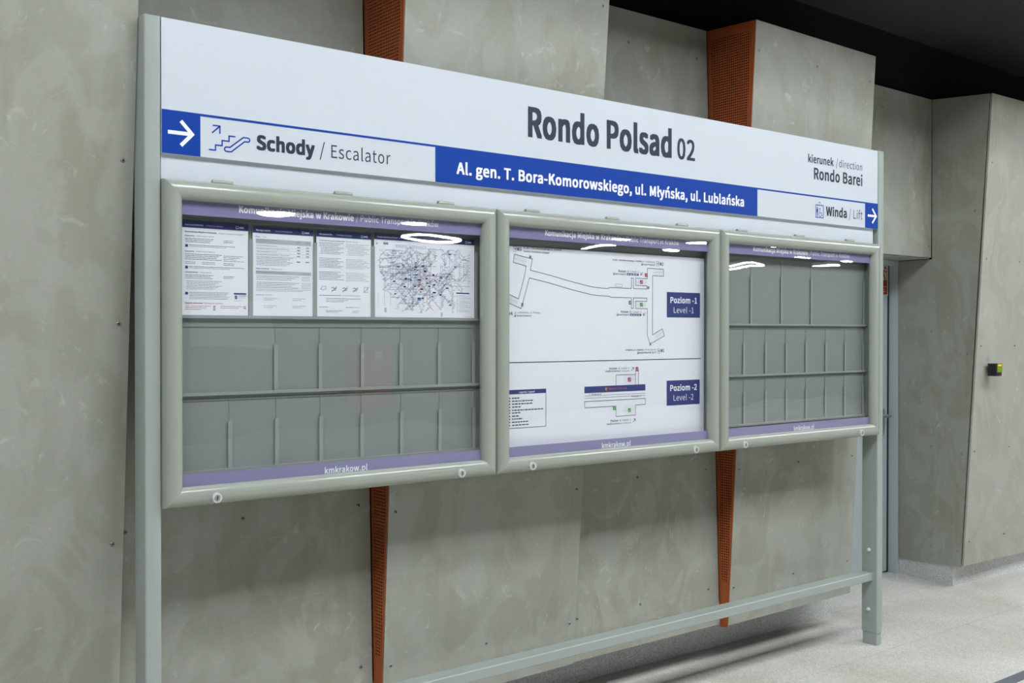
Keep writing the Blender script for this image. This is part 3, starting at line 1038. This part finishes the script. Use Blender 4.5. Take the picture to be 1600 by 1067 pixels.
P3.part(k, 'small_print', 'print_ink'); P3.part(g, 'pale_print', 'grey_ink'); P3.part(n_, 'headings', 'navy'); P3.part(r_, 'red_mark', 'red_ink', 'red stroke of a ban symbol')

# the wide network map: a generic tangle of octilinear lines with stops and labels
P4 = Sheet('network_map', 1.886, 2.3145, 1.687, 1.977, 0.0325,
           'wide white transport network map crowded with blue and grey lines', 'map', 420.0)
letterhead(P4, 'Transport publiczny w Krakowie', '/ Public transport in Kraków', 420)
inks = {n: MB() for n in ('ink', 'grey_ink', 'sky_ink', 'orange_ink', 'navy', 'red_ink', 'pale_ink')}
DIRS = [(math.cos(math.radians(a)), math.sin(math.radians(a))) for a in range(0, 360, 45)]


def inside(u, v):
    return 16 < u < 398 and 42 < v < 284 and not (u > 330 and v > 208)


ptsq = []
lv = 0
for i in range(80):
    col = rng.choice(['sky_ink', 'sky_ink', 'sky_ink', 'grey_ink', 'grey_ink', 'navy', 'orange_ink' if i % 2 else 'grey_ink'])
    u, v = rng.gauss(190, 70), rng.gauss(140, 45)
    d = rng.randrange(8)
    path = [(u, v)]
    for s in range(rng.randrange(4, 9)):
        ln = rng.uniform(10, 46)
        nu, nv = u+DIRS[d][0]*ln, v+DIRS[d][1]*ln
        if not inside(nu, nv):
            d = (d+rng.choice([3, 4, 5])) % 8
            continue
        path.append((nu, nv))
        u, v = nu, nv
        d = (d+rng.choice([-1, 0, 0, 1, 1, -1])) % 8
    lv += 1
    path = [q for q in path if inside(*q)]
    if len(path) > 1:
        inks[col].line([(P4.X(a), P4.Z(b)) for a, b in path], 0.0007 if col != 'orange_ink' else 0.0009, P4.y-0.00002*lv)
        for (a, b), (a2, b2) in zip(path, path[1:]):
            ln = math.hypot(a2-a, b2-b)
            for q in range(1, int(ln/6.5)+1):
                t = q*6.5/ln
                if t < 1:
                    ptsq.append((a+(a2-a)*t, b+(b2-b)*t))
for a, b in ptsq:
    if rng.random() < 0.8:
        L_ = rng.uniform(4, 9)
        dx, dz = rng.choice([(1, 0), (1, 0), (-1, 0), (0.7, -0.7), (0.7, -0.7)])
        inks[rng.choice(['ink', 'grey_ink', 'grey_ink', 'pale_ink'])].line([(P4.X(a+1.6*dx), P4.Z(b+1.6*dz)), (P4.X(a+(1.6+L_)*dx), P4.Z(b+(1.6+L_)*dz))], 0.0009, P4.y-0.0016)
for i in range(34):
    u, v = rng.gauss(200, 80), rng.gauss(150, 60)
    if inside(u, v) and inside(u+12, v+6):
        P4.rect(inks['navy' if i % 3 else 'sky_ink'], u, v, u+rng.uniform(6, 14), v+rng.uniform(3.5, 6), 0.0018)
for i in range(12):
    u, v = rng.gauss(200, 80), rng.gauss(145, 55)
    if inside(u, v):
        P4.rect(inks['red_ink' if i % 2 else 'orange_ink'], u, v, u+8, v+3.2, 0.0019)
for u in (32, 56, 80):
    inks['grey_ink'].line([(P4.X(u-16), P4.Z(210)), (P4.X(u-16), P4.Z(256))], 0.0006, P4.y)
for u, v0, v1 in ((392, 58, 170), (372, 90, 160), (352, 96, 160)):
    inks['grey_ink'].line([(P4.X(u), P4.Z(v0)), (P4.X(u), P4.Z(v1))], 0.0006, P4.y)
    for i in range(9):
        P4.words(inks['ink'], u+2, u+11, v0+(v1-v0)*i/9, 1.4, rng)
inks['sky_ink'].line([(P4.X(300), P4.Z(178)), (P4.X(400), P4.Z(178))], 0.0008, P4.y)
P4.words(inks['ink'], 8, 13, 32, 7, rng)
for u in (36, 41, 46, 51):
    P4.rect(inks['ink'], u, 30, u+4, 38)
for i in range(3):
    for j in range(14):
        P4.words(inks['ink'], 86+9*j, 93+9*j, 36+4*i, 1.5, rng)
P4.rect(inks['navy'], 340, 202, 398, 206)
for i in range(12):
    P4.rect(inks['grey_ink'], 341, 212+5.6*i, 348, 212.8+5.6*i)
    P4.words(inks['grey_ink'], 352, 376+14*(i % 3), 211+5.6*i, 1.4, rng)
P4.words(inks['grey_ink'], 376, 408, 291, 1.2, rng)
for (u, v) in ((70, 56), (80, 56), (26, 128), (40, 264), (272, 278), (300, 46)):
    for i in range(5):
        P4.words(inks['sky_ink'], u, u+9, v+3.2*i, 2.0, rng)
for n, m_ in (('grey_ink', 'slate_lines'), ('sky_ink', 'blue_lines'), ('orange_ink', 'orange_lines'), ('ink', 'stop_names'), ('pale_ink', 'pale_stop_names'), ('navy', 'dark_blue_marks'), ('red_ink', 'red_marks')):
    P4.part(inks[n], m_, {'grey_ink': 'map_ink', 'ink': 'map_ink'}.get(n, n))

# ---- station plan in the middle case (drawn in scene metres)
plan = MB().box(2.432, 3.583, 0.0335, 0.0345, 1.150, 1.9640).thing('station_plan', M['paper'], (3.0, 0.034, 1.15),
        'large white station plan with two blue level labels, filling the middle case', 'map')
yp = 0.0330
ln = MB()
w = 0.0022
ln.line([(2.580, 1.921), (2.505, 1.933), (2.499, 1.902), (2.563, 1.890), (2.554, 1.849), (2.525, 1.763), (2.432, 1.796)], w, yp)
ln.line([(2.580, 1.921), (2.594, 1.919), (2.584, 1.875), (2.681, 1.859), (2.791, 1.838), (2.895, 1.821), (2.932, 1.817), (2.974, 1.815), (3.002, 1.8155), (3.002, 1.819),
         (3.130, 1.8185), (3.130, 1.8625), (3.1415, 1.8625), (3.1415, 1.8185), (3.222, 1.8185), (3.222, 1.832), (3.155, 1.832), (3.155, 1.8625), (3.225, 1.8625),
         (3.225, 1.9065), (3.323, 1.9065), (3.323, 1.876), (3.2565, 1.876), (3.2565, 1.624), (3.316, 1.650), (3.330, 1.620), (3.251, 1.588)], w, yp)
ln.line([(2.432, 1.761), (2.538, 1.726), (2.548, 1.753), (2.579, 1.845), (2.681, 1.828), (2.791, 1.806), (2.895, 1.789), (2.932, 1.785), (3.008, 1.783), (3.008, 1.7795),
         (3.130, 1.7795), (3.130, 1.735), (3.1415, 1.735), (3.1415, 1.7795), (3.222, 1.7795), (3.222, 1.766), (3.155, 1.766), (3.155, 1.735), (3.225, 1.735), (3.225, 1.623), (3.239, 1.590)], w, yp-0.00005)
ln.quad(2.455, 3.562, 1.5168, 1.5202, yp)
# platform level
ln.line([(3.042, 1.415), (3.042, 1.458), (3.1555, 1.458), (3.1555, 1.415)], w, yp)
ln.line([(3.1555, 1.458), (3.1555, 1.472), (3.173, 1.472), (3.173, 1.415)], w, yp-0.00005)
ln.line([(2.869, 1.3295), (3.042, 1.3295), (3.042, 1.2865), (3.1555, 1.2865), (3.1555, 1.3295), (3.214, 1.3295), (3.214, 1.3545), (2.866, 1.3545)], w, yp, closed=True)
for z in (1.3770, 1.3680):
    ln.quad(2.868, 3.214, z-0.0006, z+0.0006, yp)
ln.line([(2.455, 1.413), (2.663, 1.413), (2.663, 1.267), (2.455, 1.267)], 0.0022, yp, closed=True)
for cx, cz in ((2.583, 1.926), (2.544, 1.741), (3.231, 1.824), (3.2435, 1.585)):
    ln.line([(cx-0.006, cz-0.006), (cx+0.006, cz-0.006), (cx+0.006, cz+0.006), (cx-0.006, cz+0.006)], 0.001, yp, closed=True)
    ln.quad(cx-0.003, cx+0.003, cz-0.004, cz+0.004, yp)
ln.line([(3.038, 1.8235), (3.076, 1.8235), (3.076, 1.8345), (3.038, 1.8345)], 0.001, yp, closed=True)
ln.build('plan_lines', M['ink'], plan)
ht = MB()


def hatch(a, b, c, nx):
    """fine step lines inside a parallelogram a->b (length) a->c (width)"""
    a, b, c = Vector(a), Vector(b), Vector(c)
    for i in range(1, nx):
        p = a+(b-a)*i/nx
        q = p+(c-a)
        ht.line([tuple(p), tuple(q)], 0.0008, yp+0.0001)
    ht.line([tuple(a+(c-a)/2), tuple(b+(c-a)/2)], 0.0010, yp+0.0001)


hatch((2.505, 1.933), (2.569, 1.922), (2.499, 1.902), 12)
hatch((2.455, 1.787), (2.521, 1.763), (2.455, 1.757), 12)
hatch((3.262, 1.9065), (3.323, 1.9065), (3.262, 1.876), 10)
hatch((3.155, 1.8625), (3.222, 1.8625), (3.155, 1.832), 9)
hatch((3.155, 1.766), (3.222, 1.766), (3.155, 1.735), 9)
hatch((3.263, 1.627), (3.316, 1.650), (3.277, 1.601), 9)
hatch((3.084, 1.458), (3.155, 1.458), (3.084, 1.415), 9)
hatch((3.084, 1.3295), (3.155, 1.3295), (3.084, 1.2865), 9)
ht.build('step_hatching', M['pale_ink'], plan)
bl = MB()
bl.quad(3.344, 3.556, 1.6995, 1.8090, yp).quad(3.344, 3.555, 1.3175, 1.4260, yp).quad(3.103, 3.173, 1.873, 1.8815, yp).quad(3.122, 3.189, 1.7035, 1.7125, yp)
bl.quad(2.866, 3.214, 1.3885, 1.4150, yp).quad(2.455, 2.664, 1.3975, 1.4140, yp-0.0001)
bl.build('level_labels', M['navy'], plan, label='navy blue label blocks')
tx = MB()
ya = yp-0.0004
for zb_, s1, s2 in ((1.7625, 'Poziom -1', 'Level -1'), (1.3810, 'Poziom -2', 'Level -2')):
    tx.text(s1, 3.367, 3.535, zb_, 0.0245, ya, 0.016).text(s2, 3.387, 3.514, zb_-0.0430, 0.0245, ya, -0.002)
tx.text('Legenda / Legend', 2.529, 2.605, 1.4010, 0.0075, ya, 0.006)
for a, b_, z in ((3.107, 3.169, 1.8755), (3.126, 3.185, 1.706)):
    for q in range(4):
        tx.quad(a+(b_-a)*q/4, a+(b_-a)*(q+0.7)/4, z, z+0.0028, ya)
tx.build('white_lettering', M['white_ink'], plan)
tx = MB()
tx.text('W3', 2.517, 2.539, 1.9470, 0.0130, yp, 0.01).text('Al. gen. T. Bora-Komorowskiego, ul. Lublańska', 2.550, 2.743, 1.9570, 0.0062, yp, 0.008)
tx.text('Centrum rozrywkowo-usługowe', 2.550, 2.680, 1.9435, 0.0062, yp, 0.008)
tx.text('W2', 3.299, 3.322, 1.9215, 0.0130, yp, 0.01).text('Al. gen. T. Bora-Komorowskiego, ul. Młyńska', 3.022, 3.190, 1.9315, 0.0062, yp, 0.008)
tx.text('ul. Lublańska', 3.196, 3.269, 1.9315, 0.0062, yp).text('Rondo Polsad 08', 3.199, 3.269, 1.9190, 0.0062, yp, 0.008)
tx.text('W4', 2.470, 2.496, 1.7000, 0.0125, yp, 0.01).text('ul. Lublańska, ul. Pilotów', 2.506, 2.635, 1.7075, 0.0066, yp).text('Rondo Polsad 03', 2.517, 2.588, 1.6955, 0.0062, yp, 0.008)
tx.text('W1', 3.306, 3.328, 1.5500, 0.0125, yp, 0.01).text('ul. Młyńska, ul. Lublańska', 3.095, 3.200, 1.5580, 0.0062, yp, 0.008).text('ul. M. Bursztynowa', 3.205, 3.278, 1.5580, 0.0062, yp)
tx.text('Rondo Polsad 04, 06, 07', 3.176, 3.278, 1.5455, 0.0066, yp, 0.008)
tx.text('Poziom -2', 3.055, 3.113, 1.8845, 0.0088, yp, 0.010).text('/ Level -2', 3.117, 3.173, 1.8845, 0.0088, yp, -0.003)
tx.text('Poziom -2', 3.070, 3.128, 1.7160, 0.0088, yp, 0.010).text('/ Level -2', 3.132, 3.189, 1.7160, 0.0088, yp, -0.003)
tx.text('Rondo Polsad 02', 3.035, 3.097, 1.8735, 0.0066, yp, 0.008).text('Rondo Polsad 01', 3.055, 3.118, 1.7050, 0.0066, yp, 0.008)
for x, z in ((3.026, 1.8725), (3.046, 1.7040), (3.189, 1.9180), (2.506, 1.6945), (3.167, 1.5445)):
    tx.line([(x, z), (x+0.006, z), (x+0.006, z+0.009), (x, z+0.009)], 0.0011, yp, closed=True).quad(x, x+0.006, z, z+0.004, yp)
for x, z in ((2.500, 1.944), (3.280, 1.919), (3.287, 1.545)):
    tx.line([(x, z), (x+0.014, z), (x+0.014, z+0.019), (x, z+0.019)], 0.0011, yp, closed=True)
    tx.quad(x+0.003, x+0.012, z+0.0085, z+0.0105, yp).line([(x+0.008, z+0.005), (x+0.012, z+0.0095), (x+0.008, z+0.014)], 0.0014, yp)
tx.text('Poziom -1', 3.004, 3.062, 1.4815, 0.0085, yp, 0.010).text('/ Level -1', 3.066, 3.118, 1.4815, 0.0085, yp, -0.003)
tx.text('Przejście podziemne', 2.982, 3.066, 1.4715, 0.0062, yp, 0.006).text('/ Underpass', 3.070, 3.118, 1.4715, 0.0062, yp, -0.003)
tx.text('Poziom -1', 3.012, 3.070, 1.2650, 0.0085, yp, 0.010).text('/ Level -1', 3.074, 3.129, 1.2650, 0.0085, yp, -0.003)
tx.text('Przejście podziemne', 2.990, 3.074, 1.2540, 0.0062, yp, 0.006).text('/ Underpass', 3.078, 3.129, 1.2540, 0.0062, yp, -0.003)
tx.text('Rondo Barei', 2.905, 2.960, 1.3795, 0.0058, yp, 0.004).text('Wieczysta', 3.132, 3.176, 1.3630, 0.0058, yp, 0.004)
tx.line([(2.897, 1.3855), (2.892, 1.3825), (2.897, 1.3795)], 0.0012, yp).line([(3.184, 1.3685), (3.189, 1.3655), (3.184, 1.3625)], 0.0012, yp)
for x0, z0, x1, z1 in ((3.198, 1.889, 3.185, 1.877), (3.214, 1.719, 3.2, 1.7075), (3.130, 1.473, 3.145, 1.487), (3.140, 1.258, 3.155, 1.271)):
    sx, sz = (1 if x1 > x0 else -1), (1 if z1 > z0 else -1)
    tx.line([(x0, z0), (x1, z1)], 0.0022, yp).line([(x1-sx*0.011, z1), (x1, z1), (x1, z1-sz*0.011)], 0.0022, yp)
rl = random.Random(3)
for z, x1 in ((1.380, 2.531), (1.3685, 2.597), (1.3575, 2.594), (1.3460, 2.536), (1.3335, 2.649), (1.3235, 2.535), (1.3110, 2.526), (1.3000, 2.546), (1.2880, 2.574), (1.2765, 2.575)):
    tx.quad(2.478, 2.485, z-0.0005, z+0.0055, yp)
    x = 2.494
    while x < x1:
        d = min(rl.uniform(0.006, 0.016), x1-x)
        tx.quad(x, x+d, z+0.0004, z+0.0046, yp)
        x += d+0.003
tx.build('dark_lettering', M['ink'], plan)
MB().text('TRAMWAJ / LIGHT RAIL', 2.998, 3.107, 1.3985, 0.0072, ya, 0.004).disc(2.986, 1.4022, 0.0068, ya).build('orange_lettering', M['orange_ink'], plan, label='orange lettering and sun-like dot')


def tiles(ps, name, mat):
    t = MB()
    for x, z, s in ps:
        t.quad(x-s, x+s, z-s, z+s, yp-0.0003)
    o = t.build(name, M[mat], plan)
    t = MB()
    for x, z, s in ps:
        t.line([(x-s*0.55, z-s*0.5), (x-s*0.2, z-s*0.5), (x+s*0.25, z+s*0.45), (x+s*0.6, z+s*0.45)], 0.0017, yp-0.0006)
    t.build('symbol', M['white_ink'], o)


tiles([(3.217, 1.877, 0.0078), (3.1885, 1.847, 0.0078), (3.164, 1.4805, 0.0082), (3.1195, 1.437, 0.0085)], 'crimson_tiles', 'crimson')
tiles([(3.1225, 1.759, 0.0080), (3.189, 1.7515, 0.0080), (3.0335, 1.322, 0.0085), (3.1195, 1.309, 0.0080)], 'green_tiles', 'green')

# ================================================================== SMALL THINGS
ex = empty('exit_sign', (6.345, 0.93, 1.885), 'red and cream fire exit sign on the grey door, half hidden by the stand', 'sign')
plate = MB().box(6.235, 6.456, 0.9275, 0.93, 1.885, 2.112).build('plate', M['cream'], ex)
mb = MB().quad(6.247, 6.444, 2.092, 2.104, 0.9270).quad(6.247, 6.444, 1.893, 1.945, 0.9270).quad(6.247, 6.444, 1.945, 1.990, 0.9270)
mb.quad(6.439, 6.444, 1.99, 2.092, 0.9270).quad(6.247, 6.252, 1.99, 2.092, 0.9270)
mb.build('red_field', M['sign_red'], ex)
mb = MB().disc(6.420, 2.073, 0.010, 0.9268)
mb.line([(6.402, 2.058), (6.396, 2.030), (6.412, 2.012), (6.422, 1.993)], 0.013, 0.9268).line([(6.396, 2.030), (6.380, 2.008), (6.364, 2.010)], 0.011, 0.9267)
mb.line([(6.400, 2.058), (6.378, 2.050), (6.370, 2.030)], 0.008, 0.9266).line([(6.404, 2.058), (6.424, 2.045), (6.438, 2.050)], 0.008, 0.9266)
mb.build('running_figure', M['sign_red'], ex)
mb = MB().quad(6.255, 6.436, 1.942, 1.947, 0.9266).quad(6.36, 6.425, 1.926, 1.930, 0.9266).quad(6.33, 6.43, 1.912, 1.916, 0.9266).quad(6.36, 6.41, 1.903, 1.907, 0.9266)
mb.build('lettering', M['cream'], ex)

# sensor on the pier
yw = 0.269
sn = empty('wall_sensor', (6.605, yw, 1.359), 'small black wall sensor with a lime display on the pale right panel', 'sensor')
ysf = 0.212
MB().rbox(6.530, 6.605, ysf, yw, 1.359, 1.438, 0.006).build('body', M['charcoal'], sn)
MB().box(6.545, 6.604, ysf-0.002, ysf, 1.383, 1.437).build('display', M['lime'], sn)
mb = MB()
for x in (6.560, 6.582):
    mb.box(x-0.007, x+0.007, ysf-0.004, ysf-0.002, 1.4235, 1.4315)
mb.build('indicator', M['amber'], sn, label='pair of amber indicators')
MB().box(6.572, 6.580, ysf-0.002, ysf, 1.364, 1.374).build('logo', M['steel'], sn)

# flush strips along the platform floor
for i, (y, lab) in enumerate(((-0.70, 'blue-grey metal strip let into the floor, nearer the sign'), (-0.80, 'blue-grey metal strip let into the floor, farther from the sign'))):
    MB().box(3.2, 14, y-0.030, y+0.030, 0.0, 0.004).thing('floor_strip', M['strip'], (8.6, y, 0.0), lab, 'floor strip', 'floor strips')

# ================================================================== THE REST OF THE PLATFORM (seen mirrored in the panes)
cab = empty('hose_cabinet', (9.2, -12.575, 0.30), 'red fire hose cabinet on the opposite wall, mirrored in the left pane', 'cabinet')
MB().box(8.82, 9.58, -12.575, -12.38, 0.30, 1.40).build('body', M['hydrant'], cab)
MB().box(8.86, 9.54, -12.38, -12.36, 0.34, 1.36).build('cabinet_door', M['hydrant'], cab)
MB().box(8.90, 8.95, -12.36, -12.345, 1.15, 1.28).box(9.14, 9.32, -12.36, -12.355, 1.15, 1.30).build('white_marks', M['white'], cab)


wb = empty('wall_board', (6.75, -12.575, 1.40), 'white board on the opposite wall, mirrored pale in the left pane', 'board')  # added board, gives the left pane its pale mirrored patch of light
MB().box(6.1, 7.4, -12.575, -12.545, 1.40, 2.05).build('panel', M['white'], wb)
MB().box(6.06, 7.44, -12.58, -12.56, 1.36, 2.09).build('backing', M['lamp_body'], wb)


def ring_lamp(x, y, z, R, wd, mat, label, group, top):
    o = empty('ring_lamp', (x, y, z), label, 'lamp', group)
    MB().torus((x, y, z+0.035), R, wd*1.15, 0.030).build('housing', M['lamp_body'], o)
    MB().torus((x, y, z), R, wd, 0.016).build('diffuser', M[mat], o)
    for a in (90, 210, 330):
        c, s = math.cos(math.radians(a)), math.sin(math.radians(a))
        MB().cyl((x+R*c, y+R*s, z+0.06), (x+R*c, y+R*s, top), 0.003, n=6).build('cable', M['steel'], o)
    return o


def disc_lamp(x, y, z, label, group, top):
    o = empty('disc_lamp', (x, y, z), label, 'lamp', group)
    MB().cyl((x, y, z+0.01), (x, y, z+0.06), 0.24, 0.23, n=32).build('housing', M['lamp_body'], o)
    MB().cyl((x, y, z), (x, y, z+0.012), 0.215, 0.22, n=32).build('diffuser', M['far_lamp'], o)
    MB().cyl((x, y, z+0.06), (x, y, top), 0.008, n=8).build('stem', M['lamp_body'], o)
    return o


def copy_tree(o, parent=None):
    c = o.copy()
    C.objects.link(c)
    c.parent = parent
    for ch in list(o.children):
        copy_tree(ch, c)
    return c


def row(first, spots):
    for p in spots:
        copy_tree(first).location = p


KY, KZ = -2.6, 4.5
row(ring_lamp(-2.6, KY, KZ, 0.55, 0.12, 'lamp', 'large white ring lamp hung high over the platform edge, out of the picture', 'large ring lamps over the platform', 5.30),
    [(-2.6+2.4*i, KY, KZ) for i in range(1, 7)])
SPOTS = [(5.69, -8.6, 3.05), (7.57, -8.6, 2.99), (11.69, -9.4, 2.98), (13.91, -11.2, 3.36), (12.51, -8.6, 2.88), (13.3, -8.6, 3.04), (15.51, -8.6, 3.15), (18.32, -10.4, 3.14), (17.23, -8.6, 3.12), (21.24, -11.2, 3.19), (17.77, -9.4, 2.88)]
row(disc_lamp(*SPOTS[0], 'small round lamp over the far platform, mirrored as a flat white spot in the panes', 'round lamps over the far platform', 5.30),
    SPOTS[1:])
ARCS = [(9.17, -10.6, 3.03), (16.66, -10.6, 2.97)]
row(ring_lamp(*ARCS[0], 0.50, 0.022, 'far_lamp', 'thin ring lamp over the far platform, mirrored as a white arc in the panes', 'thin ring lamps over the far platform', 5.30),
    ARCS[1:])
